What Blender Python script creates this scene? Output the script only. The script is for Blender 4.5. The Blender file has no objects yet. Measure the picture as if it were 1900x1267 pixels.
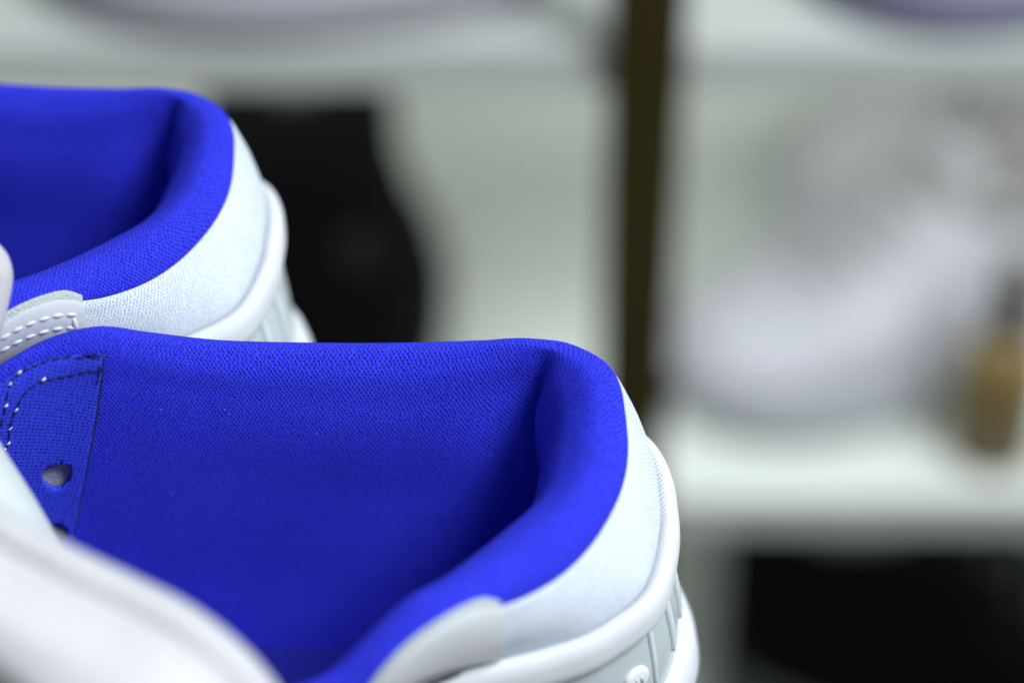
import bpy, bmesh, math, random
import numpy as np
from mathutils import Vector, Matrix
from mathutils.bvhtree import BVHTree
from mathutils.geometry import delaunay_2d_cdt

random.seed(7)
rng = np.random.default_rng(7)
sc = bpy.context.scene
col = sc.collection
MM = 0.001
Z0 = 95.0                      # the table top is 95 mm below the heel collar edge

# ------------------------------------------------------------------ camera
PITCH = math.radians(40.0)
LENS = 90.0
FPX = LENS / 36.0 * 1900.0
RGT = np.array([1.0, 0, 0])
UPV = np.array([0, math.sin(PITCH), math.cos(PITCH)])
FWD = np.array([0, math.cos(PITCH), -math.sin(PITCH)])


def ray(px, py):
    return FWD + RGT * (px - 950) / FPX - UPV * (py - 633.5) / FPX


CAM = -ray(1166, 838) * 600.0           # millimetres, heel collar edge = origin


def pt(px, py, d):
    return CAM + ray(px, py) * d


def pz(px, py, z):
    r = ray(px, py)
    return CAM + r * ((z - CAM[2]) / r[2])


def W(p):
    return Vector((p[0] * MM, p[1] * MM, (p[2] + Z0) * MM))


def onv(px, py, v):
    r = ray(px, py)
    return CAM + r * ((v - CAM[1]) / r[1])


VP = 400.0                                   # front plane of the shelving behind
zb1 = onv(1500, 168, VP)[2]                  # undersides of the shelf boards
zb2 = onv(1500, 985, VP)[2]
zb3 = zb2 - 240

cam_d = bpy.data.cameras.new('camera')
cam = bpy.data.objects.new('camera', cam_d)
col.objects.link(cam)
cam.location = W(CAM)
cam.rotation_euler = (math.radians(90) - PITCH, 0, 0)
cam_d.lens = LENS
cam_d.sensor_width = 36.0
cam_d.clip_start = 0.01
cam_d.clip_end = 50
cam_d.dof.use_dof = True
cam_d.dof.focus_distance = 0.615
cam_d.dof.aperture_fstop = 2.9
sc.camera = cam

# ------------------------------------------------------------------ world, lamps, exposure
wd = bpy.data.worlds.new('World')
sc.world = wd
wd.use_nodes = True
bg = wd.node_tree.nodes['Background']
bg.inputs[0].default_value = (0.86, 0.92, 1.0, 1)
bg.inputs[1].default_value = 0.19


def area(name, loc, target, sx, sy, power, color):
    l = bpy.data.lights.new(name, 'AREA')
    l.shape = 'RECTANGLE'
    l.size, l.size_y = sx, sy
    l.energy = power
    l.color = color
    o = bpy.data.objects.new(name, l)
    col.objects.link(o)
    o.location = loc
    o.rotation_euler = (Vector(target) - Vector(loc)).to_track_quat('-Z', 'Y').to_euler()
    return o


area('ceiling_lamp', (0.80, -0.30, 1.36), (-0.05, 0.0, 0.1), 0.7, 0.55, 30, (0.91, 0.955, 1.0))
# added unseen fill lights below two shelf boards, brightening panel and goods
for zz, pw in ((zb1, 2.3), (zb2, 0.8)):
    area('shelf_fill_light', (0.1, (VP + 18) * MM, (zz + Z0 - 4) * MM), (0.1, (VP + 230) * MM, (zz + Z0 - 160) * MM), 1.7, 0.02, pw, (0.95, 1.0, 0.97))

sc.view_settings.view_transform = 'Standard'
sc.view_settings.look = 'None'
sc.view_settings.exposure = 0.25
sc.view_settings.gamma = 1.0
sc.view_settings.use_curve_mapping = False
sc.render.engine = 'CYCLES'
sc.cycles.use_denoising = True
sc.cycles.max_bounces = 8

# ------------------------------------------------------------------ helpers


def tag(o, label=None, cat=None, group=None, kind=None):
    if label:
        o['label'] = label
    if cat:
        o['category'] = cat
    if group:
        o['group'] = group
    if kind:
        o['kind'] = kind
    return o


def empty(name, loc):
    o = bpy.data.objects.new(name, None)
    o.empty_display_size = 0.02
    col.objects.link(o)
    o.location = loc
    return o


def mesh_obj(name, verts, faces, mat, parent=None, uvs=None, smooth=True, org=None):
    """verts: world-millimetre points; org: world-mm origin of the parent"""
    m = bpy.data.meshes.new(name)
    if org is None:
        vv = [tuple(W(v)) for v in verts]
    else:
        vv = [((v[0] - org[0]) * MM, (v[1] - org[1]) * MM, (v[2] - org[2]) * MM) for v in verts]
    m.from_pydata(vv, [], faces)
    if uvs is not None:
        ul = m.uv_layers.new(name='mm')
        for lp in m.loops:
            ul.data[lp.index].uv = uvs[lp.vertex_index]
    m.materials.append(mat)
    if smooth:
        for p in m.polygons:
            p.use_smooth = True
    m.update()
    o = bpy.data.objects.new(name, m)
    col.objects.link(o)
    if parent:
        o.parent = parent
    return o


def tangents(K):
    K = np.asarray(K, float)
    d = np.linalg.norm(np.diff(K, axis=0), axis=1)
    return np.concatenate([[0], np.cumsum(np.maximum(d, 1e-4))])


def spline(K, knots, ts):
    """non-uniform Hermite spline through K (n x 3) at knots"""
    K = np.asarray(K, float)
    n = len(K)
    T = np.zeros_like(K)
    for i in range(n):
        if i == 0:
            T[i] = (K[1] - K[0]) / (knots[1] - knots[0])
        elif i == n - 1:
            T[i] = (K[-1] - K[-2]) / (knots[-1] - knots[-2])
        else:
            h0, h1 = knots[i] - knots[i - 1], knots[i + 1] - knots[i]
            d0, d1 = (K[i] - K[i - 1]) / h0, (K[i + 1] - K[i]) / h1
            T[i] = (d0 * h1 + d1 * h0) / (h0 + h1)
    out = []
    for t in ts:
        i = min(max(np.searchsorted(knots, t, side='right') - 1, 0), n - 2)
        h = knots[i + 1] - knots[i]
        s = (t - knots[i]) / h
        out.append((2 * s**3 - 3 * s**2 + 1) * K[i] + (s**3 - 2 * s**2 + s) * h * T[i]
                   + (-2 * s**3 + 3 * s**2) * K[i + 1] + (s**3 - s**2) * h * T[i + 1])
    return np.array(out)


def curve(K, n):
    k = tangents(K)
    return spline(K, k, np.linspace(0, k[-1], n))


def gridmesh(G, ref=None):
    """G[i][j] -> verts, faces, uvs in millimetres"""
    G = np.asarray(G, float)
    n, m = G.shape[:2]
    verts = G.reshape(-1, 3)
    faces = [(i * m + j, i * m + j + 1, (i + 1) * m + j + 1, (i + 1) * m + j) for i in range(n - 1) for j in range(m - 1)]
    mid = G[:, m // 2 if ref is None else ref]
    U = np.concatenate([[0], np.cumsum(np.linalg.norm(np.diff(mid, axis=0), axis=1))])
    uv = []
    for i in range(n):
        V = np.concatenate([[0], np.cumsum(np.linalg.norm(np.diff(G[i], axis=0), axis=1))])
        for j in range(m):
            uv.append((U[i], V[j]))
    return verts, faces, uv


def grid_obj(name, G, mat, parent=None, org=None, solid=0.0, offset=-1, ref=None):
    v, f, uv = gridmesh(G, ref)
    o = mesh_obj(name, v, f, mat, parent, uv, True, org)
    if solid:
        md = o.modifiers.new('thickness', 'SOLIDIFY')
        md.thickness = solid * MM
        md.offset = offset
    return o


def tube(pts, r, seg=8, taper=None):
    pts = [np.asarray(p, float) for p in pts]
    n = len(pts)
    verts, faces = [], []
    ref = np.array([0.2, 0.3, 0.9])
    for i, p in enumerate(pts):
        t = pts[min(i + 1, n - 1)] - pts[max(i - 1, 0)]
        t /= np.linalg.norm(t) + 1e-9
        a = np.cross(t, ref)
        a /= np.linalg.norm(a) + 1e-9
        b = np.cross(t, a)
        rr = r * (taper[i] if taper is not None else 1)
        for k in range(seg):
            w = 2 * math.pi * k / seg
            verts.append(p + rr * (a * math.cos(w) + b * math.sin(w)))
    for i in range(n - 1):
        for k in range(seg):
            k2 = (k + 1) % seg
            faces.append((i * seg + k, i * seg + k2, (i + 1) * seg + k2, (i + 1) * seg + k))
    faces.append(tuple(range(seg))[::-1])
    faces.append(tuple((n - 1) * seg + k for k in range(seg)))
    return verts, faces


# ------------------------------------------------------------------ materials
class NT:
    def __init__(self, name):
        self.m = bpy.data.materials.new(name)
        self.m.use_nodes = True
        self.t = self.m.node_tree
        self.b = self.t.nodes['Principled BSDF']

    def n(self, typ, **kw):
        x = self.t.nodes.new(typ)
        for k, v in kw.items():
            setattr(x, k, v)
        return x

    def l(self, a, b):
        self.t.links.new(a, b)

    def math(self, op, a, b=None, clamp=False):
        x = self.n('ShaderNodeMath', operation=op)
        x.use_clamp = clamp
        for i, v in enumerate((a, b)):
            if v is None:
                continue
            if isinstance(v, (int, float)):
                x.inputs[i].default_value = v
            else:
                self.l(v, x.inputs[i])
        return x.outputs[0]

    def ramp(self, fac, stops):
        r = self.n('ShaderNodeValToRGB')
        e = r.color_ramp.elements
        while len(e) < len(stops):
            e.new(0.5)
        for x, (p, c) in zip(e, stops):
            x.position = p
            x.color = (*c, 1)
        self.l(fac, r.inputs[0])
        return r.outputs[0]

    def noise(self, scale, detail=3, vec=None, rough=0.5):
        x = self.n('ShaderNodeTexNoise')
        x.inputs['Scale'].default_value = scale
        x.inputs['Detail'].default_value = detail
        x.inputs['Roughness'].default_value = rough
        if vec is not None:
            self.l(vec, x.inputs['Vector'])
        return x

    def obj(self):
        return self.n('ShaderNodeTexCoord').outputs['Object']

    def bump(self, h, dist, strength=1.0, prev=None):
        x = self.n('ShaderNodeBump')
        x.inputs['Distance'].default_value = dist
        x.inputs['Strength'].default_value = strength
        self.l(h, x.inputs['Height'])
        if prev is not None:
            self.l(prev, x.inputs['Normal'])
        return x.outputs[0]


def setp(b, **kw):
    for k, v in kw.items():
        b.inputs[k].default_value = v


def knit(name, base, pit, pu, pv, stagger, depth, sheen=0.25, sheen_col=(1, 1, 1), pitpow=1.0, mixpit=0.6, soft=0.0, rough=0.95, spec=0.25):
    """warp-knit cloth: small loops in rows with pits between them, measured in mm on the cloth"""
    N = NT(name)
    uv = N.n('ShaderNodeUVMap', uv_map='mm')
    # uneven yarn: the rows wander a little
    wob = N.noise(0.35, 3, uv.outputs[0])
    wob2 = N.noise(1.3, 2, uv.outputs[0])
    sep = N.n('ShaderNodeSeparateXYZ')
    N.l(uv.outputs[0], sep.inputs[0])
    U = N.math('ADD', sep.outputs[0], N.math('MULTIPLY', N.math('SUBTRACT', wob.outputs[0], 0.5), 1.5 * pu))
    U = N.math('ADD', U, N.math('MULTIPLY', N.math('SUBTRACT', wob2.outputs[0], 0.5), 1.0 * pu))
    V = N.math('ADD', sep.outputs[1], N.math('MULTIPLY', N.math('SUBTRACT', wob2.outputs[0], 0.5), 0.8 * pv))
    if stagger:                                     # each course sits a little off its neighbours
        wn = N.n('ShaderNodeTexWhiteNoise', noise_dimensions='1D')
        N.l(N.math('FLOOR', N.math('ADD', N.math('DIVIDE', V, pv * 0.5), 0.5)), wn.inputs['W'])
        U = N.math('ADD', U, N.math('MULTIPLY', N.math('SUBTRACT', wn.outputs['Value'], 0.5), 0.14 * pu))
    cu = N.math('COSINE', N.math('MULTIPLY', U, 2 * math.pi / pu))
    cv = N.math('COSINE', N.math('MULTIPLY', V, 2 * math.pi / pv))
    if stagger:
        h = N.math('ADD', N.math('MULTIPLY', N.math('MAXIMUM', cu, 0.0), N.math('MAXIMUM', cv, 0.0)),
                   N.math('MULTIPLY', N.math('MINIMUM', cu, 0.0), N.math('MINIMUM', cv, 0.0)))
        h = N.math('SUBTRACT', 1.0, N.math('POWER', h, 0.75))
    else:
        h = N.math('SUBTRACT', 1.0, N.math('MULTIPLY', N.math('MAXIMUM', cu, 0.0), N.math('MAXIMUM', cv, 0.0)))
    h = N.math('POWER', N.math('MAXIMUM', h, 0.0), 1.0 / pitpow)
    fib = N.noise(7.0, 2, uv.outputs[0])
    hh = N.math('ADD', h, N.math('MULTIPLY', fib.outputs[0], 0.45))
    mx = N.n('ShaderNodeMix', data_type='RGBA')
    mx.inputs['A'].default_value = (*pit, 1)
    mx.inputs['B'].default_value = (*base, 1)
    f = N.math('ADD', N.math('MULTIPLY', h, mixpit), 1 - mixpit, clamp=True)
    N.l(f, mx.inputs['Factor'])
    # slow tone drift and stray lint
    big = N.noise(0.05, 3, uv.outputs[0])
    hs = N.n('ShaderNodeHueSaturation')
    N.l(mx.outputs['Result'], hs.inputs['Color'])
    val = N.math('ADD', N.math('MULTIPLY', big.outputs[0], 0.16), N.math('MULTIPLY', fib.outputs[0], 0.24))
    N.l(N.math('ADD', val, 0.8), hs.inputs['Value'])
    N.l(hs.outputs[0], N.b.inputs['Base Color'])
    N.l(N.bump(hh, depth * MM), N.b.inputs['Normal'])
    setp(N.b, Roughness=rough)
    N.b.inputs['Specular IOR Level'].default_value = spec
    N.b.inputs['Sheen Weight'].default_value = sheen
    N.b.inputs['Sheen Roughness'].default_value = 0.5
    N.b.inputs['Sheen Tint'].default_value = (*sheen_col, 1)
    return N.m


def plain(name, base, rough=0.5, var=0.06, scale=60, bump=0.0, bscale=900, spec=0.5, coat=0.0, sss=0.0):
    N = NT(name)
    o = N.obj()
    n = N.noise(scale, 4, o)
    hs = N.n('ShaderNodeHueSaturation')
    hs.inputs['Color'].default_value = (*base, 1)
    N.l(N.math('ADD', N.math('MULTIPLY', n.outputs[0], 2 * var), 1 - var), hs.inputs['Value'])
    N.l(hs.outputs[0], N.b.inputs['Base Color'])
    n2 = N.noise(scale * 3, 3, o)
    N.l(N.math('ADD', N.math('MULTIPLY', n2.outputs[0], 0.16), rough - 0.08), N.b.inputs['Roughness'])
    N.b.inputs['Specular IOR Level'].default_value = spec
    if coat:
        N.b.inputs['Coat Weight'].default_value = coat
        N.b.inputs['Coat Roughness'].default_value = 0.25
    if sss:
        N.b.inputs['Subsurface Weight'].default_value = sss
        N.b.inputs['Subsurface Radius'].default_value = (0.004, 0.004, 0.004)
    if bump:
        v = N.n('ShaderNodeTexVoronoi')
        v.inputs['Scale'].default_value = bscale
        N.l(o, v.inputs['Vector'])
        n3 = N.noise(bscale * 0.7, 3, o)
        N.l(N.bump(N.math('ADD', v.outputs[0], n3.outputs[0]), bump * MM), N.b.inputs['Normal'])
    return N.m


BLUE = (0.046, 0.058, 0.95)
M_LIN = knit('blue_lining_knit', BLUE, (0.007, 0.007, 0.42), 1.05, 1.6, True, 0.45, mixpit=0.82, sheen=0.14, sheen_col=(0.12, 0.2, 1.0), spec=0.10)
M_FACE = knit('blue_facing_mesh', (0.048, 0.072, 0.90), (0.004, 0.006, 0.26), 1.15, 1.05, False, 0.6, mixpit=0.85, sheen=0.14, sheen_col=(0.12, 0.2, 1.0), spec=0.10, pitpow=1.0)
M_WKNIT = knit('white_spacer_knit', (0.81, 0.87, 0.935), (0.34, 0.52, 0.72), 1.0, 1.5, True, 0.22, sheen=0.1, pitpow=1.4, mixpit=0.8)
M_LEATH = plain('white_synthetic_leather', (0.68, 0.70, 0.72), 0.42, 0.03, 60, 0.03, 1400)
M_EDGE = plain('white_leather_cut_edge', (0.80, 0.82, 0.78), 0.6, 0.04, 200)
M_FELT = plain('grey_backing_felt', (0.50, 0.56, 0.57), 0.95, 0.16, 900, 0.25, 1600)
M_RUB = plain('white_moulded_rubber', (0.78, 0.795, 0.80), 0.5, 0.03, 40)
M_TPU = plain('grey_translucent_plastic', (0.50, 0.575, 0.585), 0.30, 0.05, 40, coat=0.3)
M_TPUL = plain('pale_plastic_rib', (0.70, 0.77, 0.80), 0.32, 0.04, 60, coat=0.3)
M_FOAM = plain('white_midsole_foam', (0.68, 0.72, 0.77), 0.6, 0.03, 50, 0.03, 1200)
M_TONG = plain('white_tongue_leather', (0.62, 0.62, 0.63), 0.5, 0.025, 40)
M_TLIN = plain('pale_tongue_lining', (0.58, 0.64, 0.63), 0.9, 0.05, 80)
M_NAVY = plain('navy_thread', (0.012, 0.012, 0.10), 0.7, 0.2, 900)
M_WTHR = plain('white_thread', (0.70, 0.70, 0.72), 0.6, 0.1, 900)
M_LINT = plain('pale_blue_lint', (0.30, 0.34, 0.62), 0.8)
M_HOLE = plain('grey_eyelet_backing', (0.42, 0.42, 0.46), 0.9, 0.3, 1500, 0.2, 2500)
M_HOLED = plain('stitch_pinhole', (0.10, 0.11, 0.12), 0.9, 0.1)


def ribbed(name, base, pitch):
    N = NT(name)
    uv = N.n('ShaderNodeUVMap', uv_map='mm')
    sep = N.n('ShaderNodeSeparateXYZ')
    N.l(uv.outputs[0], sep.inputs[0])
    k = N.math('ADD', sep.outputs[0], N.math('MULTIPLY', sep.outputs[1], 0.45))
    h = N.math('ADD', N.math('MULTIPLY', N.math('SINE', N.math('MULTIPLY', k, 2 * math.pi / pitch)), 0.5), 0.5)
    nz = N.noise(0.3, 3, uv.outputs[0])
    h2 = N.math('MULTIPLY', h, N.math('ADD', nz.outputs[0], 0.2))
    # ribs fade out down the flank
    fade = N.math('SUBTRACT', 1.25, N.math('MULTIPLY', sep.outputs[1], 0.16), clamp=True)
    N.l(N.bump(N.math('MULTIPLY', h2, fade), 0.38 * MM), N.b.inputs['Normal'])
    hs = N.n('ShaderNodeHueSaturation')
    hs.inputs['Color'].default_value = (*base, 1)
    N.l(N.math('ADD', N.math('MULTIPLY', nz.outputs[0], 0.08), 0.96), hs.inputs['Value'])
    N.l(hs.outputs[0], N.b.inputs['Base Color'])
    setp(N.b, Roughness=0.75)
    N.b.inputs['Specular IOR Level'].default_value = 0.3
    return N.m


M_RIDGE = ribbed('white_ribbed_rubber', (0.68, 0.705, 0.735), 1.25)

# ------------------------------------------------------------------ shoe control stations (mm), far front -> heel -> near front
#      outer edge O             top T                 inner bulge B          seam S above the heel rim
ST = [
    ((-185, 2, -16), (-184, -1, -11), (-183, -4, -22), (-185, 3, -40)),
    ((-165, 12, -3), (-164, 9, 1), (-163, 6, -9), (-165, 13, -35)),
    ((-148, 20, 7), (-147.5, 17.5, 11), (-146.5, 14.5, -1), (-148, 21, -32)),
    ((-137, 23.5, 12), (-136.5, 21, 15.7), (-135.5, 18, 4), (-137, 25, -30)),
    ((-125, 25, 14.2), (-125, 22.5, 18), (-124, 19.5, 6), (-125, 27, -29)),
    ((-114, 26.5, 11.5), (-114, 23.5, 15), (-113, 20, 3), (-114, 28.5, -28)),
    ((-100, 28, 8), (-100, 25, 11.7), (-99, 20.5, -1), (-100, 30, -27)),
    ((-80, 29.5, 5.5), (-80, 26, 9.8), (-80, 20.5, -3), (-80, 32, -26)),
    ((-55, 30, 5), (-55, 26, 9.3), (-56, 20, -4), (-55, 33, -25)),
    ((-35, 29, 6.5), (-36, 25, 11), (-38, 20.2, -2), (-35, 32.5, -23)),
    ((-21, 27, 9), (-24, 23.3, 13), (-24.5, 22.3, 1), (-19, 31, -19)),
    ((-13, 24.5, 10), (-17, 21.4, 13.2), (-19.4, 22.7, 2), (-9, 28.5, -16.5)),
    ((-7.5, 21.5, 10), (-13, 18.5, 13), (-20.9, 19.4, -1), (-2, 25, -15)),
    ((-3.3, 18, 9), (-9.5, 15, 12.5), (-19.4, 14.3, -3), (3, 20.5, -14)),
    ((-1.4, 13.9, 7), (-7.5, 11, 11.5), (-19.2, 10, -5), (6, 15, -14)),
    ((-0.6, 9.4, 4.5), (-7, 7, 9.5), (-19.5, 6, -6.5), (7.7, 9, -14.5)),
    ((0, 0, 0.5), (-7.5, -1, 6.5), (-20.5, 1, -8.5), (8.6, 1, -16)),
    ((-1.5, -9.3, -2.2), (-8.5, -8, 4.5), (-21.5, -5, -9.5), (8.6, -7, -18.5)),
    ((-6.7, -20.7, -5.5), (-13, -17.5, 2), (-24.5, -11.5, -10), (4.5, -22, -22.5)),
    ((-13.7, -30.4, -7.5), (-20, -26, 0.5), (-30, -18.5, -9.5), (-6, -32, -24.5)),
    ((-25, -40.6, -7.5), (-30.5, -36, 0), (-39, -28.5, -10), (-20, -38.7, -25.5)),
    ((-33, -46, -6), (-38, -42, 0), (-45.5, -36, -10), (-31, -43.5, -25.5)),
    ((-44, -52.5, -6), (-48.5, -48.5, -0.5), (-54, -43.5, -11), (-44, -50, -27)),
    ((-54, -58, -12), (-58, -54, -7), (-62, -49, -17), (-54, -56, -29)),
    ((-64, -61, -20), (-68, -57.5, -15), (-71, -53, -25), (-64, -60, -33)),
    ((-80, -63.5, -22), (-81, -60, -17), (-82, -56, -27), (-80, -64, -36)),
    ((-105, -65.5, -14), (-106, -62, -10), (-106, -57, -20), (-105, -67, -36)),
    ((-130, -67, -6), (-130, -63, -2), (-130, -58, -12), (-130, -69, -36)),
    ((-160, -68, -15), (-160, -64, -11), (-159, -59, -20), (-160, -70, -38)),
    ((-185, -68, -25), (-185, -64, -21), (-184, -59, -30), (-185, -70, -42)),
]
KO, KT, KB, KS = [np.array([s[i] for s in ST], float) for i in range(4)]
KS[:10, 1] = KO[:10, 1] - 1.0
KS[21:, 1] += np.minimum(np.arange(len(KS) - 21) * 3.0 + 1.0, 7.0)
KS[10:13, 1] -= (2.5, 1.5, 0.5)
KN = tangents((KO + KB) / 2)
NS = 340
# denser samples around the heel
TS = np.interp(np.linspace(0, 1, NS), [0, 0.30, 0.72, 1], [0, KN[9], KN[22], KN[-1]])
CO, CT, CB, CS = [spline(K, KN, TS) for K in (KO, KT, KB, KS)]


def plan_normals(C):
    t = np.gradient(C[:, :2], axis=0)
    t /= np.linalg.norm(t, axis=1)[:, None] + 1e-9
    n = np.stack([-t[:, 1], t[:, 0], np.zeros(len(C))], axis=1)
    for _ in range(6):
        n[1:-1] = (n[:-2] + n[1:-1] * 2 + n[2:]) / 4
    return n / np.linalg.norm(n, axis=1)[:, None]


NO, NSN = plan_normals(CO), plan_normals(CS)
ORG = np.array([-60.0, -18.0, -Z0])


def profile(rows, m):
    """rows: list of (NS x 3) control curves -> grid NS x m, spline across"""
    G = []
    R = np.stack(rows, axis=1)
    for i in range(len(R)):
        k = np.linspace(0, 1, R.shape[1])
        k = tangents(R[i])
        G.append(spline(R[i], k, np.linspace(0, k[-1], m)))
    return np.array(G)


Zv = np.array([0, 0, 1.0])


def flat(C, z, push, nrm):
    P = C + nrm * push
    P = P.copy()
    P[:, 2] = z
    return P


HW = np.exp(-((TS - KN[16]) / 34.0) ** 2)[:, None]          # 1 at the heel, 0 on the flanks
# lining: tucked edge, outer flank, crown, inner bulge, wall, floor
UNDER = CO - NO * 2.5 - Zv * 3.0
FLANK = CO * 0.62 + CT * 0.38 + NO * 1.6 + Zv * 1.2
CROWN2 = CT * 0.55 + CB * 0.45 - NO * 0.4 + Zv * 2.8
WALL = flat(CB, -34, -2.0 + 6.0 * HW, NO)
WALL2 = flat(CB, -54, -3.5 + 8.0 * HW, NO)
FLOOR = flat(CB, -82, -6.0 + 5.0 * HW, NO)
LIN_G = profile([UNDER, CO, FLANK, CT, CROWN2, CB, WALL, WALL2, FLOOR], 110)

shoe = empty('sneaker', W(ORG))
PART = []


def part(o):
    PART.append(o)
    return o


# soft unevenness of the padding
ii, jj = np.meshgrid(np.arange(NS), np.arange(110), indexing='ij')
wob = np.zeros((NS, 110))
for _ in range(14):
    a, b2, ph = rng.uniform(0.015, 0.13), rng.uniform(-0.16, 0.16), rng.uniform(0, 6.28)
    wob += np.sin(ii * a + jj * b2 + ph) * 0.12
LIN_G = LIN_G + (wob * np.clip(jj / 20.0, 0, 1))[:, :, None] * (NO[:, None, :] * 0.6 + Zv * 0.25)
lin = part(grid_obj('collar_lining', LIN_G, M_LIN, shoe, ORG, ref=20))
lin['label'] = 'bright blue knit lining padded over the collar'

# insole
FL = LIN_G[:, -1]
nf = len(FL)
cv = [tuple(p) for p in FL] + [(-260, -40, -68)]
cf = [(i, i + 1, nf - 2 - i, nf - 1 - i) for i in range(nf // 2 - 1)]
M_INS = knit('navy_insole_cloth', (0.010, 0.012, 0.26), (0.004, 0.004, 0.15), 1.2, 1.2, True, 0.2, sheen=0.0)
part(mesh_obj('insole', FL + np.array([0, 0, 0.5]), cf, M_INS, shoe, [(p[0], p[1]) for p in FL], True, ORG))

lv, lf, _ = gridmesh(LIN_G)
BV = BVHTree.FromPolygons([tuple(v) for v in lv], [tuple(f) for f in lf])


def cast(bv, px, py, off):
    """pixel -> point on the surface it shows, lifted by off mm towards the viewer's side"""
    r = ray(px, py)
    d = Vector(r).normalized()
    loc, nrm, idx, dist = bv.ray_cast(Vector(CAM), d)
    if loc is None:
        return None, None
    if nrm.dot(d) > 0:
        nrm = -nrm
    return np.array(loc + nrm * off), np.array(nrm)


# ---------------- white knit quarter (outer shell) from collar edge to seam
BUL = CO * 0.5 + CS * 0.5 + NO * 1.2
SH_G = profile([CO - NO * 1.2 + Zv * 1.5, CO + NO * 0.15, CO * 0.8 + CS * 0.2 + NO * 0.9, BUL, CS - NSN * 0.9, CS - NSN * 2.4 - Zv * 4], 50)
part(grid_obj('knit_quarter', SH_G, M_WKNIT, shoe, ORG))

# ---------------- moulded heel rim (ridge)
i0, i1 = np.searchsorted(TS, KN[5]), np.searchsorted(TS, KN[27])
RS, RN = CS[i0:i1], NSN[i0:i1]
wv = np.clip(np.minimum(np.arange(len(RS)), np.arange(len(RS))[::-1]) / 40.0, 0, 1)[:, None]
prof = [(-2.6, -3.6), (-0.4, -0.4), (0.9, 0.35), (2.3, -0.2), (3.5, -2.2), (4.0, -5.5), (3.9, -8.8), (3.0, -11.0), (-0.5, -12.0)]
RG = profile([RS + RN * (a * (0.4 + 0.6 * wv)) + Zv * (b * 0.9) for a, b in prof], 36)
part(grid_obj('heel_rim', RG, M_RIDGE, shoe, ORG))

# ---------------- plastic heel counter and lower quarter
CN_G = profile([CS - NSN * 0.6 - Zv * 0.5, CS + NSN * 0.5 - Zv * 8, CS + NSN * 1.6 - Zv * 14, CS * [1, 1, 0] + [0, 0, -46] + NSN * (0.4 + 4.0 * HW), CS * [1, 1, 0] + [0, 0, -60] + NSN * (0.5 + 5.0 * HW)], 24)
cn = part(grid_obj('heel_counter', CN_G, M_TPU, shoe, ORG))
cvv, cff, _ = gridmesh(CN_G)
BVC = BVHTree.FromPolygons([tuple(v) for v in cvv], [tuple(f) for f in cff])

# ---------------- toe: simple rounded forefoot, runs out of the picture
fdir = np.array([-0.975, -0.22, 0])
A, B_ = CO[0].copy(), CO[-1].copy()
rows = []
for k in range(25):
    t = -0.10 + 1.10 * k / 24.0
    w = math.sqrt(max(0.0, 1 - max(t, 0.0) ** 2.6)) * (1.03 if t < 0.05 else 1.03 - 0.03 * min(1, (t - 0.05) * 5))
    mid = (A + B_) / 2 + fdir * 95 * t
    half = (A - B_) / 2 * w * (1 - 0.12 * t)
    topz = 2 - 38 * t - 20 * t * t
    row = []
    for j in range(21):
        a = math.pi * j / 20
        ca, sa = math.cos(a), math.sin(a)
        p = mid + half * math.copysign(abs(ca) ** 0.7, ca)
        p = p.copy()
        base = -60
        p[2] = base + (max(topz - base, 2) * (abs(sa) ** 0.6)) * (0.15 + 0.85 * w)
        row.append(p)
    rows.append(row)
part(grid_obj('vamp', np.array(rows), M_LEATH, shoe, ORG))

# ---------------- midsole: closed outline with a moulded profile
hw = np.exp(-((TS - KN[16]) / 34.0) ** 2)[:, None]
OUT = [p for p in (CS + NSN * (0.5 + 5.8 * hw))[::4]]
hwl = list((0.25 + 0.75 * hw[::4, 0])) + [1.0] * 23
mid = (OUT[0] + OUT[-1]) / 2
half = (OUT[-1] - OUT[0]) / 2
for k in range(1, 24):
    a = math.pi * k / 24
    OUT.append(mid + half * math.cos(a) + fdir * 108 * (math.sin(a) ** 0.8))
OUT = np.array(OUT)
OUT[:, 2] = 0
cen = OUT.mean(axis=0)
t = np.roll(OUT, -1, 0) - np.roll(OUT, 1, 0)
nn = np.stack([-t[:, 1], t[:, 0], np.zeros(len(OUT))], 1)
nn /= np.linalg.norm(nn, axis=1)[:, None]
lev = [(-6, -57), (0.6, -56.5), (2.6, -58.5), (3.8, -62), (4.6, -67), (3.4, -73), (4.2, -80), (4.0, -88), (2.0, -94.9)]
V, Fc = [], []
n = len(OUT)
for a, z in lev:
    for p, q, k in zip(OUT, nn, hwl):
        v = p + q * (a * k)
        V.append((v[0], v[1], z))
for l in range(len(lev) - 1):
    for i in range(n):
        j = (i + 1) % n
        Fc.append((l * n + i, l * n + j, (l + 1) * n + j, (l + 1) * n + i))
Fc.append(tuple((len(lev) - 1) * n + i for i in range(n))[::-1])
part(mesh_obj('midsole', V, Fc, M_FOAM, shoe, None, True, ORG))

# ---------------- vertical moulded ribs and badge on the counter
def proj(p):
    q = np.asarray(p) - CAM
    d = q @ FWD
    return 950 + FPX * (q @ RGT) / d, 633.5 - FPX * (q @ UPV) / d


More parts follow.
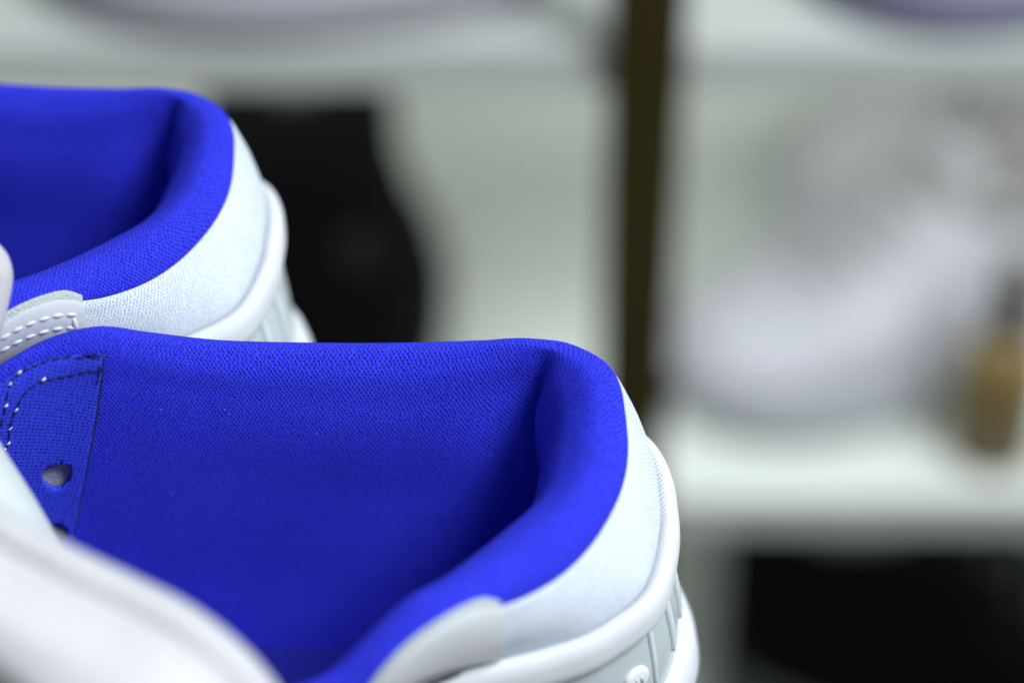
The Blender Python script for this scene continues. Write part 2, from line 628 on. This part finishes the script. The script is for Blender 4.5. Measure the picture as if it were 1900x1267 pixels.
cand = [i for i in range(NS) if KN[15] < TS[i] < KN[20]]
for tx, r in ((1208, 0.8), (1240, 1.2), (1258, 1.3)):
    i = min((i for i in cand if CN_G[i, 12, 1] < 0 or tx > 1250), key=lambda i: abs(proj(CN_G[i, 12])[0] - tx))
    line = CN_G[i, 2:19] + NSN[i] * 0.2
    v, f = tube(line, r, 10, 0.15 + 0.85 * np.sin(np.pi * np.linspace(0.05, 0.95, len(line))) ** 0.5)
    part(mesh_obj('counter_rib', v, f, M_TPUL, shoe, None, True, ORG))
bc, bn = cast(BVC, 1180, 1258, 0.3)
if bc is not None:
    q = Vector(bn).to_track_quat('Z', 'Y').to_matrix()
    V, Fc = [], []
    R = [(0, 0.9), (2.4, 0.9), (3.0, 0.7), (3.3, 0.0), (3.3, -1.0)]
    for r, z in R:
        for k in range(28):
            a = 2 * math.pi * k / 28
            V.append(np.array(q @ Vector((r * math.cos(a) * 1.15, r * math.sin(a), z))) + bc)
    for l in range(len(R) - 1):
        for k in range(28):
            k2 = (k + 1) % 28
            Fc.append((l * 28 + k, l * 28 + k2, (l + 1) * 28 + k2, (l + 1) * 28 + k))
    bd = part(mesh_obj('badge', V, Fc, M_RUB, shoe, None, True, ORG))
    for dx in (-0.9, 0.9):
        V2, F2 = tube([np.array(q @ Vector((dx, -0.9, 0.9))) + bc, np.array(q @ Vector((dx * 0.8, 0.9, 0.95))) + bc], 0.45, 8)
        o = mesh_obj('badge_mark', V2, F2, M_TPU, bd, None, True, ORG)

# ---------------- stitched leather eyestay panel (near side)
shv, shf, _ = gridmesh(SH_G)
off = len(lv)
BVO = BVHTree.FromPolygons([tuple(v) for v in lv] + [tuple(v) for v in shv], [tuple(f) for f in lf] + [tuple(x + off for x in f) for f in shf])
top_px = [(926, 1113), (902, 1108), (858, 1122), (806, 1152), (758, 1187), (722, 1222), (688, 1264), (655, 1312), (630, 1360), (600, 1420)]
TOPC = []
for x, y in top_px:
    p, nr = cast(BVO, x, y, 0.0)
    if p is not None:
        TOPC.append(p)
TOPC = np.array(TOPC)
tc = curve(TOPC, 70)
# outward plan direction along the panel
pn = plan_normals(tc)
BOT = []
for p, q in zip(tc, pn):
    # slide down along the shell: nearest seam point gives the lean
    k = np.argmin(np.linalg.norm((CS - p)[:, :2], axis=1))
    s = CS[k]
    d = s - p
    d /= np.linalg.norm(d)
    BOT.append(d)
BOT = np.array(BOT)
for _ in range(30):
    BOT[1:-1] = (BOT[:-2] + 2 * BOT[1:-1] + BOT[2:]) / 4
PW = 21.0


def shell_pt(p, q, lift):
    """push a point out on to the outer shell, then lift it"""
    o = Vector(p + q * 12)
    loc, nrm, idx, dist = BVO.ray_cast(o, Vector(-q))
    if loc is None:
        return p + q * lift
    return np.array(loc) + q * lift


PG = []
for i in range(70):
    row = []
    for j in range(26):
        v = PW * j / 25
        row.append(tc[i] + BOT[i] * v + pn[i] * (0.9 + 0.5 * math.sin(math.pi * j / 25)))
    PG.append(row)
PG = np.array(PG)
# relax the panel on to the shell
PP = PG.copy()
for i in range(70):
    for j in range(26):
        PP[i, j] = shell_pt(PG[i, j], pn[i], 1.0 + 0.25 * math.sin(math.pi * j / 25))
for _ in range(25):
    PP[1:-1, 1:-1] = (PP[:-2, 1:-1] + PP[2:, 1:-1] + PP[1:-1, :-2] + PP[1:-1, 2:] + 2 * PP[1:-1, 1:-1]) / 6
pan = part(grid_obj('eyestay_panel', PP[:, 2:], M_LEATH, shoe, ORG))
md = pan.modifiers.new('thickness', 'SOLIDIFY')
md.thickness = 1.6 * MM
md.offset = 0
bvl = pan.modifiers.new('edge', 'BEVEL')
bvl.width = 0.45 * MM
bvl.segments = 3
bvl.limit_method = 'ANGLE'
# grey felt backing peeping out above the leather
felt = PP[:, :5] - pn[:, None, :] * 0.9
part(grid_obj('felt_backing', felt, M_FELT, shoe, ORG, 1.0, 0))
N_FRONT = len(PART)
# raised rows of stitches, pinholes between them
SM = None
for row_v, ph in ((0.27, 0), (0.46, 0.5)):
    j = int(row_v * 25)
    line = PP[:, j] + pn * 0.62
    L = tangents(line)
    s = 2.2 + ph * 1.2
    while s + 3.0 < L[-1]:
        a = spline(line, L, [s, s + 1.5, s + 3.0])
        pts = curve(a, 7)
        v, f = tube(pts, 0.64, 8, [0.25, 0.75, 1, 1.05, 1, 0.75, 0.25])
        st = part(mesh_obj('stitch', v, f, M_LEATH, shoe, None, True, ORG))
        h = spline(line, L, [s + 3.3])[0]
        k = np.argmin(np.linalg.norm(line - h, axis=1))
        v, f = tube([h - pn[k] * 0.4, h + pn[k] * 0.12], 0.28, 8)
        part(mesh_obj('pinhole', v, f, M_HOLED, shoe, None, True, ORG))
        s += 3.55
line = PP[3, 7:13]
v, f = tube(curve(line + pn[3] * 0.75, 7), 0.7, 8, [0.25, 0.75, 1, 1.05, 1, 0.75, 0.25])
part(mesh_obj('stitch', v, f, M_LEATH, shoe, None, True, ORG))

REAR_ONLY = PART[N_FRONT:]

# ---------------- eyelet facing (far side): a blue mesh patch with punched holes
face_px = [(191, 653), (188, 690), (182, 735), (175, 780), (165, 830), (155, 880), (144, 935), (133, 990), (125, 1040), (112, 1100), (60, 1100), (-20, 1080), (-80, 980), (-90, 880), (-70, 800), (-30, 735), (5, 705), (35, 684), (65, 671), (100, 661), (140, 655)]


def dense(poly, step):
    out = []
    for a, b in zip(poly, poly[1:] + poly[:1]):
        a, b = np.array(a, float), np.array(b, float)
        k = max(1, int(np.linalg.norm(b - a) / step))
        for i in range(k):
            out.append(tuple(a + (b - a) * i / k))
    return out


def hole(cx, cy, rx, ry, ang, seed):
    r = random.Random(seed)
    o = []
    for k in range(30):
        a = 2 * math.pi * k / 30
        w = 1 + 0.07 * math.sin(3 * a + seed) + r.uniform(-0.03, 0.03)
        x, y = rx * w * math.cos(a), ry * w * math.sin(a)
        o.append((cx + x * math.cos(ang) - y * math.sin(ang), cy + x * math.sin(ang) + y * math.cos(ang)))
    return o


holes = [hole(104, 872, 29, 23, -0.35, 3), hole(97, 984, 27, 21, -0.35, 8), hole(60, 770 - 8 + 330, 25, 20, -0.35, 5)]


def inside(p, poly):
    c = False
    x, y = p
    for (x1, y1), (x2, y2) in zip(poly, poly[1:] + poly[:1]):
        if (y1 > y) != (y2 > y) and x < (x2 - x1) * (y - y1) / (y2 - y1) + x1:
            c = not c
    return c


bnd = dense(face_px, 10)
pts2, edges = [], []


def add_loop(l):
    s = len(pts2)
    pts2.extend(l)
    edges.extend((s + i, s + (i + 1) % len(l)) for i in range(len(l)))


add_loop(bnd)
for h in holes:
    add_loop(h)
for x in np.arange(-90, 195, 9.0):
    for y in np.arange(650, 1105, 9.0):
        if inside((x, y), face_px) and not any(inside((x, y), h) for h in holes):
            pts2.append((x, y))
vo, eo, fo, _, _, _ = delaunay_2d_cdt([Vector(p) for p in pts2], edges, [], 0, 1e-4)
V3, UVs, ok = [], [], []
wallA, _ = cast(BV, 100, 800, 0)
for p in vo:
    q, nr = cast(BV, p.x, p.y, 1.7)
    ok.append(q is not None)
    V3.append(q if q is not None else np.zeros(3))
    qq = V3[-1]
    UVs.append((qq[0] * 0.94 - qq[2] * 0.34, qq[2] * 1.02 + qq[0] * 0.30))
F3 = []
for f in fo:
    c = sum((vo[i] for i in f), Vector((0, 0))) / len(f)
    if inside((c.x, c.y), face_px) and not any(inside((c.x, c.y), h) for h in holes) and all(ok[i] for i in f):
        F3.append(tuple(f))
fc = part(mesh_obj('eyelet_facing', V3, F3, M_FACE, shoe, UVs, True, ORG))
md = fc.modifiers.new('thickness', 'SOLIDIFY')
md.thickness = 1.6 * MM
md.offset = 0
for h in holes[:2]:
    q, nr = cast(BV, *np.mean(h, axis=0), 0.1)
    V, Fc = [q], []
    for k, p in enumerate(h):
        c = np.mean(h, axis=0)
        V.append(cast(BV, *(c + (np.array(p) - c) * 1.25), 0.12)[0])
    for k in range(len(h)):
        Fc.append((0, 1 + k, 1 + (k + 1) % len(h)))
    part(mesh_obj('eyelet_backing', V, Fc, M_HOLE, shoe, None, False, ORG))

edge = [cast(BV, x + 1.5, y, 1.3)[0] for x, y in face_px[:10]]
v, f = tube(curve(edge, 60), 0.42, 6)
part(mesh_obj('facing_seam_shade', v, f, M_NAVY, shoe, None, True, ORG))  # navy tube paints in the shadow beside the patch edge, with its dark thread
# hand of stitching: two rows, navy thread with a few pale knots
rows_px = [[(190, 652), (165, 655), (140, 655), (118, 656), (98, 661), (78, 668), (60, 677), (45, 684), (28, 697), (16, 714), (8, 735), (2, 760), (-8, 790)],
           [(183, 676), (163, 675), (145, 680), (125, 684), (106, 690), (88, 693), (68, 699), (50, 710), (38, 725), (27, 744), (20, 764), (15, 785), (11, 806), (6, 830)],
           [(187, 664), (184, 690), (182, 700)]]
for ri, rp in enumerate(rows_px):
    for k in range(len(rp) - 1):
        a, b = np.array(rp[k], float), np.array(rp[k + 1], float)
        pts = []
        for t in np.linspace(0.06, 0.94, 5):
            q, nr = cast(BV, *(a + (b - a) * t + np.array([0, random.uniform(-1.3, 1.3)])), 2.6 + 0.15 * math.sin(math.pi * t))
            if q is not None:
                pts.append(q)
        if len(pts) == 5:
            v, f = tube(pts, 0.21, 6, [0.5, 1, 1.1, 1, 0.5])
            part(mesh_obj('thread_stitch', v, f, M_NAVY, shoe, None, True, ORG))
for x, y, r in ((38, 686, 0.62), (20, 706, 0.5), (7, 741, 0.6), (80, 693, 0.72), (26, 748, 0.45), (15, 784, 0.35), (11, 811, 0.5), (4, 822, 0.4)):
    a, nr = cast(BV, x - 3.5, y + 3, 2.65)
    b, _ = cast(BV, x + 3.5, y - 3, 2.65)
    v, f = tube([a, a * .66 + b * .34 + nr * 0.15, a * .34 + b * .66 + nr * 0.15, b], r * 0.55, 8, [0.6, 1, 1, 0.6])
    part(mesh_obj('thread_knot', v, f, M_WTHR, shoe, None, True, ORG))

# a few stray fibres of lint on the lining
LV, LF = [], []
for _ in range(11):
    x, y = random.uniform(220, 1010), random.uniform(650, 960)
    a = random.uniform(0, 6.28)
    ps = [cast(BV, x + math.cos(a + 0.5 * k) * 1.6 * k, y + math.sin(a + 0.5 * k) * 1.6 * k, 0.35 + 0.1 * k)[0] for k in range(4)]
    if any(p is None for p in ps):
        continue
    v, f = tube(ps, 0.035, 4)
    o_ = len(LV)
    LV += v
    LF += [tuple(q + o_ for q in ff) for ff in f]
lint = part(mesh_obj('lint', LV, LF, M_LINT, shoe, None, True, ORG))
lint['kind'] = 'stuff'

# ---------------- tongue: padded white flap folded out over the near side
tc_px = [(-160, 842, 540), (-80, 893, 533), (0, 945, 527), (60, 982, 525), (130, 1020, 523), (250, 1078, 521), (350, 1130, 519), (430, 1190, 518), (482, 1243, 518), (512, 1285, 519), (535, 1340, 522), (545, 1420, 528), (540, 1520, 536)]
TCV = curve([pt(*p) for p in tc_px], 90)
# inward direction on the flap face, from pixel normals
cpx = curve([(p[0], p[1], p[2]) for p in tc_px], 90)
tg = np.gradient(cpx[:, :2], axis=0)
tg /= np.linalg.norm(tg, axis=1)[:, None]
inn = np.stack([-tg[:, 1], tg[:, 0]], 1)       # to the lower left of the edge
for _ in range(12):
    inn[1:-1] = (inn[:-2] + inn[1:-1] + inn[2:]) / 3
prof_t = [(26, 46), (10, 26), (0, 11), (1, 3), (14, -4.0), (34, -7.5), (50, -5.0), (66, -6.0), (84, -13.5), (104, -17.0), (126, -18.0), (165, -24), (220, -20), (290, -29), (360, -40)]
ROOT_A, ROOT_B = np.array([-192.0, -4, -2]), np.array([-180.0, -62, -14])
TG = []
for i in range(90):
    row = []
    for a, dd in prof_t[:12]:
        row.append(pt(cpx[i, 0] + inn[i, 0] * a, cpx[i, 1] + inn[i, 1] * a, cpx[i, 2] + dd))
    k = i / 89.0
    root = ROOT_A * (1 - k) + ROOT_B * k
    e = row[-1]
    d_in = row[-1] - row[-2]
    d_in /= np.linalg.norm(d_in)
    L = np.linalg.norm(root - e)
    for q in (0.25, 0.5, 0.75, 1.0):             # Hermite sweep into the throat
        h00, h10, h01, h11 = 2*q**3 - 3*q**2 + 1, q**3 - 2*q**2 + q, -2*q**3 + 3*q**2, q**3 - q**2
        row.append(h00 * e + h10 * d_in * L * 0.9 + h01 * root + h11 * np.array([-0.8, 0.0, -0.6]) * L * 0.6)
    TG.append(curve(np.array(row), 90))
tong = part(grid_obj('tongue', np.array(TG), M_TONG, shoe, ORG))
md = tong.modifiers.new('thickness', 'SOLIDIFY')
md.thickness = 2.0 * MM
md.offset = 0

g_px = [(-60, 770, 577), (-20, 803, 577), (20, 862, 576), (60, 925, 574), (95, 985, 573), (125, 1035, 572), (150, 1090, 572), (165, 1150, 573)]
GC = curve(g_px, 40)
GG = []
for p in GC:
    row = []
    for a, b, dd in ((4, -2, 10), (-2, 1, 3), (-14, 5, -2), (-45, 16, -8), (-90, 34, -14)):
        row.append(pt(p[0] + a, p[1] + b, p[2] + dd))
    row.append(row[-1] * 0.5 + (ROOT_A * 0.6 + ROOT_B * 0.4) * 0.5 + np.array([0, 0, 4.0]))
    row.append(ROOT_A * 0.6 + ROOT_B * 0.4 + np.array([0, 0, -3.0]))
    GG.append(curve(np.array(row), 20))
part(grid_obj('tongue_lining', np.array(GG), M_TLIN, shoe, ORG))

# ------------------------------------------------------------------ second sneaker of the pair: copy of the thing and each part
tag(shoe, 'nearer white sneaker, in focus, blue knit lining with punched eyelet facing on the left', 'sneaker', 'pair of white sneakers with blue lining')
shoe2 = empty('sneaker', W(ORG))
YAW2, ROLL2, SCL2 = math.radians(-6.2), math.radians(-1.2), 0.943
tag(shoe2, 'farther white sneaker of the pair, behind the focused one, at the left edge', 'sneaker', 'pair of white sneakers with blue lining')
for o in list(PART):
    if o.name.split('.')[0] in ('eyelet_backing', 'thread_knot', 'lint', 'tongue', 'tongue_lining'):
        continue
    c = o.copy()
    col.objects.link(c)
    c.parent = shoe2
    for g in o.children:
        d = g.copy()
        col.objects.link(d)
        d.parent = c
for o in REAR_ONLY:                      # on the nearer panel the rows are worked flush and do not show
    bpy.data.objects.remove(o)
SH2 = np.array([-95.6, 76.2, 30.0])
shoe2.location = W(ORG + SH2)
shoe2.rotation_euler = (ROLL2, 0, YAW2)
shoe2.scale = (SCL2,) * 3
# its own tongue, standing up at the frame's left edge
tpx = [(-120, 470, 588), (-60, 430, 590), (-20, 440, 592), (14, 472, 594), (24, 510, 595), (20, 545, 596), (12, 580, 597), (2, 620, 598), (-10, 680, 600)]
T2 = curve(tpx, 40)
tg = np.gradient(T2[:, :2], axis=0)
tg /= np.linalg.norm(tg, axis=1)[:, None]
inn = np.stack([-tg[:, 1], tg[:, 0]], 1)
GG = []
for i, p in enumerate(T2):
    row = []
    for a, dd in ((30, 12), (12, 9), (1, 4), (0, 0), (10, -4), (28, -6), (50, -6)):
        row.append(pt(p[0] + inn[i, 0] * a, p[1] + inn[i, 1] * a, p[2] + dd))
    k = i / 39.0
    root = ORG + SH2 + (np.array(Matrix.Rotation(YAW2, 3, 'Z')) @ (ROOT_A * (1 - k) + ROOT_B * k - ORG)) * SCL2
    row.append(row[-1] * 0.5 + root * 0.5 + np.array([0, 0, 5.0]))
    row.append(root)
    GG.append(curve(np.array(row), 24))
GG = np.array(GG) - (ORG + SH2)
M3 = np.array((Matrix.Rotation(YAW2, 3, 'Z') @ Matrix.Rotation(ROLL2, 3, 'X')).inverted())
GG = GG @ M3.T / SCL2
grid_obj('tongue', GG, M_TONG, shoe2, np.zeros(3))

# ------------------------------------------------------------------ the table under the pair
M_TAB = plain('pale_table_laminate', (0.62, 0.63, 0.61), 0.5, 0.05, 20)
M_BOARD = plain('white_shelf_laminate', (0.56, 0.59, 0.56), 0.6, 0.05, 9)
M_PANEL = plain('grey_back_panel', (0.63, 0.665, 0.61), 0.75, 0.08, 6)
M_POST = plain('dark_brown_metal', (0.034, 0.026, 0.006), 0.7, 0.3, 20, spec=0.1)


def box(name, lo, hi, mat, parent=None, bev=1.0, org=None):
    (x0, y0, z0), (x1, y1, z1) = lo, hi
    V = [(x, y, z) for z in (z0, z1) for y in (y0, y1) for x in (x0, x1)]
    Fc = [(0, 2, 3, 1), (4, 5, 7, 6), (0, 1, 5, 4), (2, 6, 7, 3), (0, 4, 6, 2), (1, 3, 7, 5)]
    o = mesh_obj(name, V, Fc, mat, parent, None, False, org)
    if bev:
        b = o.modifiers.new('edge', 'BEVEL')
        b.width = bev * MM
        b.segments = 3
    return o


torg = np.array([-150, 10, -Z0 - 18])
tb = empty('display_plinth', W(torg))
tag(tb, 'pale stepped plinth under the two sneakers', 'plinth')
box('plinth_top', (-330, -120, -Z0 - 18), (8, 42, -Z0), M_TAB, tb, 1.5, torg)
box('plinth_step', (-420, 42.5, -Z0 - 18), (-92, 125, -Z0 + SH2[2] - 1.0), M_TAB, tb, 1.5, torg)

# ------------------------------------------------------------------ shelving behind, well out of focus
VB = VP + 260
floor = box('floor', (-3000, -1500, -1010), (3000, 3000, -1000), plain('grey_floor', (0.35, 0.36, 0.35), 0.6, 0.1, 3), None, 0)
tag(floor, kind='structure')
sorg = np.array([100, VB, -1000.0])
sh = empty('shelf_unit', W(sorg))
tag(sh, 'white shelving with grey back panel and one dark brown upright', 'shelving')
box('back_panel', (-700, VB, -1000), (900, VB + 12, 400), M_PANEL, sh, 0.5, sorg)
for zb in (zb1, zb2, zb3):
    box('shelf_board', (-690, VP, zb), (890, VB - 0.5, zb + 20), M_BOARD, sh, 1.0, sorg)
p0 = onv(1196, 200, VP - 4)
box('upright', (p0[0] - 15, VP - 7, -1000), (p0[0] + 15, VP - 0.8, 400), M_POST, sh, 1.5, sorg)


# ------------------------------------------------------------------ things on the shelves
def sneaker(name, label, group, base, rz, L, Wd, H, mu, ms, mc, heel=1.0):
    """lofted low sneaker: sole, upper with collar opening, lining, tongue, laces; toe along +x of its own frame"""
    root = empty(name, W(base))
    root.rotation_euler = (0, 0, rz)
    root.scale = (1.12,) * 3
    tag(root, label, 'sneaker', group)
    z = np.zeros(3)

    def half(t):
        return Wd * (0.36 + 0.14 * math.sin(math.pi * min(1, max(0, (t - 0.1) / 0.9)) ** 1.2)) * (max(0.0, 1 - (abs(2 * t - 1)) ** 6)) ** 0.5

    def hh(t):
        pts = np.array([(0, H * 0.86), (0.06, H), (0.2, H * 0.9), (0.33, H * 0.92), (0.42, H * 0.98), (0.55, H * 0.74), (0.75, H * 0.52), (0.92, H * 0.42), (1, H * 0.22)])
        return np.interp(t, pts[:, 0], pts[:, 1])
    rows, srows = [], []
    for k in range(41):
        t = 0.002 + 0.996 * k / 40
        row, srow = [], []
        w = half(t)
        for j in range(25):
            a = math.pi * j / 24
            ca, sa = math.cos(a), math.sin(a)
            e = 0.55
            row.append((L * (t - 0.5), w * math.copysign(abs(ca) ** e, ca) * (1 - 0.28 * sa * min(1, hh(t) / H)), H * 0.2 + (hh(t) - H * 0.2) * abs(sa) ** e))
        rows.append(row)
        for a, zz in ((0.9, H * 0.26), (1.06, H * 0.24), (1.1, H * 0.1), (1.04, 0)):
            srow.append((L * (t - 0.5) * (1.0 + 0.03 * (a - .9)), w * a, zz))
        srows.append(srow + [(p[0], -p[1], p[2]) for p in srow[::-1]])
    grid_obj('upper', np.array(rows), mu, root, z)
    grid_obj('sole', np.array(srows), ms, root, z)
    # collar: padded ring and dark opening
    ring = [(L * (-0.30 + 0.20 * math.cos(a)), Wd * 0.27 * math.sin(a), hh(0.2 + 0.2 * math.cos(a)) + 1.5) for a in np.linspace(0, 2 * math.pi, 41)]
    v, f = tube(ring, Wd * 0.07, 10)
    mesh_obj('collar', v, f, mc, root, None, True, z)
    mesh_obj('opening', [(p[0], p[1], p[2] + 0.8) for p in ring[:-1]], [tuple(range(40))], mc, root, None, True, z)
    tgr = [[(L * (-0.12 + 0.02 * i) - 6 * i, Wd * 0.24 * (j / 6 - 0.5) * 2, hh(0.38) + 5.0 * i - abs(j - 3) * 1.3) for j in range(7)] for i in range(5)]
    grid_obj('tongue', np.array(tgr), mu, root, z, 5)
    for i in range(5):
        t = 0.45 + 0.055 * i
        pts = [(L * (t - 0.5 + 0.01 * math.sin(j)), Wd * 0.2 * (j / 6 - 0.5) * 2, hh(t) + 2.2 - abs(j - 3) * 0.9) for j in range(7)]
        v, f = tube(pts, 2.2, 8)
        mesh_obj('lace', v, f, mc, root, None, True, z)
    return root


W_UP = plain('lilac_white_leather', (0.37, 0.37, 0.41), 0.7, 0.12, 30)
W_SO = plain('off_white_rubber', (0.46, 0.48, 0.52), 0.6, 0.08, 30)
G_UP = plain('grey_mesh_upper', (0.48, 0.48, 0.50), 0.85, 0.15, 60)
K_UP = plain('black_leather', (0.002, 0.002, 0.0025), 0.7, 0.2, 40, spec=0.04)
K_SO = plain('black_rubber', (0.004, 0.004, 0.004), 0.7, 0.2, 40, spec=0.15)
K_GR = plain('dark_grey_mesh', (0.05, 0.055, 0.055), 0.85, 0.2, 60)
GRP = 'sneakers displayed on the shelves behind'
zt1, zt2, zt3 = zb1 + 20.3, zb2 + 20.3, zb3 + 20.3

b = onv(1600, 760, VP + 105); b[2] = zt2
sneaker('sneaker', 'blurred pale lilac sneaker on the shelf right of the dark upright', GRP, b, math.radians(204), 190, 92, 88, W_UP, plain('pale_grey_rubber', (0.30, 0.32, 0.33), 0.6, 0.1), plain('taupe_lining', (0.24, 0.23, 0.23), 0.8, 0.1))
b = onv(1850, 640, VP + 190); b[2] = zt2
sneaker('sneaker', 'blurred grey sneaker behind the amber bottle at the right edge', GRP, b, math.radians(160), 220, 95, 110, G_UP, W_SO, K_GR)
b = onv(1800, 1240, VP + 75); b[2] = zt3
sneaker('sneaker', 'blurred black sneaker on the bottom shelf, lower right corner', GRP, b, math.radians(-14), 240, 104, 158, K_UP, K_GR, K_GR)
b = onv(560, 20, VP + 54); b[2] = zt1
sneaker('sneaker', 'blurred lilac sneaker sole on the upper shelf at the top left', GRP, b, math.radians(180), 180, 90, 95, W_UP, W_UP, G_UP)
b = onv(1860, -10, VP + 62); b[2] = zt1
sneaker('sneaker', 'blurred dark violet sneaker on the upper shelf, top right corner', GRP, b, math.radians(190), 150, 90, 95, plain('violet_mesh', (0.12, 0.12, 0.2), 0.8, 0.1), plain('violet_rubber', (0.2, 0.2, 0.3), 0.6, 0.1), K_GR)


def loft(name, sections, mat, parent, org, n=36, e=1.0):
    """sections: (cx, cy, z, rx, ry)"""
    V, Fc = [], []
    for cx, cy, z, rx, ry in sections:
        for k in range(n):
            a = 2 * math.pi * k / n
            c, s = math.cos(a), math.sin(a)
            V.append((cx + rx * math.copysign(abs(c) ** e, c), cy + ry * math.copysign(abs(s) ** e, s), z))
    for l in range(len(sections) - 1):
        for k in range(n):
            k2 = (k + 1) % n
            Fc.append((l * n + k, l * n + k2, (l + 1) * n + k2, (l + 1) * n + k))
    Fc.append(tuple(range(n))[::-1])
    Fc.append(tuple((len(sections) - 1) * n + k for k in range(n)))
    return mesh_obj(name, V, Fc, mat, parent, None, True, org)


# black high boot standing with its shaft towards us
bb = onv(600, 600, VP + 110); bb[2] = zt2
boot = empty('boot', W(bb))
boot.scale = (1.12, 1.12, 1.0)
tag(boot, 'tall black boot on the shelf left of the dark upright, behind the pair', 'boot', None)
h = zb1 - zt2 - 8
loft('shaft', [(8, 20, 14, 42, 70), (6, 14, 40, 44, 66), (0, 0, 75, 43, 46), (-4, 0, 110, 39, 40), (-6, 0, h - 12, 37, 40), (-6, 0, h, 34, 38)], K_UP, boot, np.zeros(3), 40, 0.85)
loft('sole', [(8, 20, 0, 45, 76), (8, 20, 12, 46, 77), (8, 20, 16, 43, 72)], K_SO, boot, np.zeros(3), 40, 0.85)
loft('pull_tab', [(-2, -41, h - 40, 9, 1.5), (-2, -42, h - 20, 9, 2), (-2, -40, h - 5, 9, 1.5)], K_GR, boot, np.zeros(3), 20, 0.6)
loft('ankle_highlight', [(20, -42, 78, 3, 3), (20, -42.5, 90, 12, 3), (20, -40, 102, 3, 3)], K_SO, boot, np.zeros(3), 20, 0.9)  # slightly paler patch put in as the faint highlight on the shaft

# small amber bottle
bo = onv(1826, 905, VP + 34); bo[2] = zt2
bot = empty('bottle', W(bo))
bot.scale = (1.25, 1.25, 1.15)
tag(bot, 'small amber bottle with a dark neck on the shelf at the right edge', 'bottle')
M_AMB = plain('amber_glass', (0.15, 0.10, 0.03), 0.5, 0.15, 40)
loft('body', [(0, 0, 0, 14, 14), (0, 0, 2, 16, 16), (0, 0, 44, 16, 16), (0, 0, 56, 12, 12), (0, 0, 62, 7, 7)], M_AMB, bot, np.zeros(3))
loft('cap', [(0, 0, 62, 7.5, 7.5), (0, 0, 90, 7.5, 7.5), (0, 0, 92, 6.5, 6.5)], plain('dark_cap', (0.05, 0.04, 0.025), 0.7), bot, np.zeros(3))
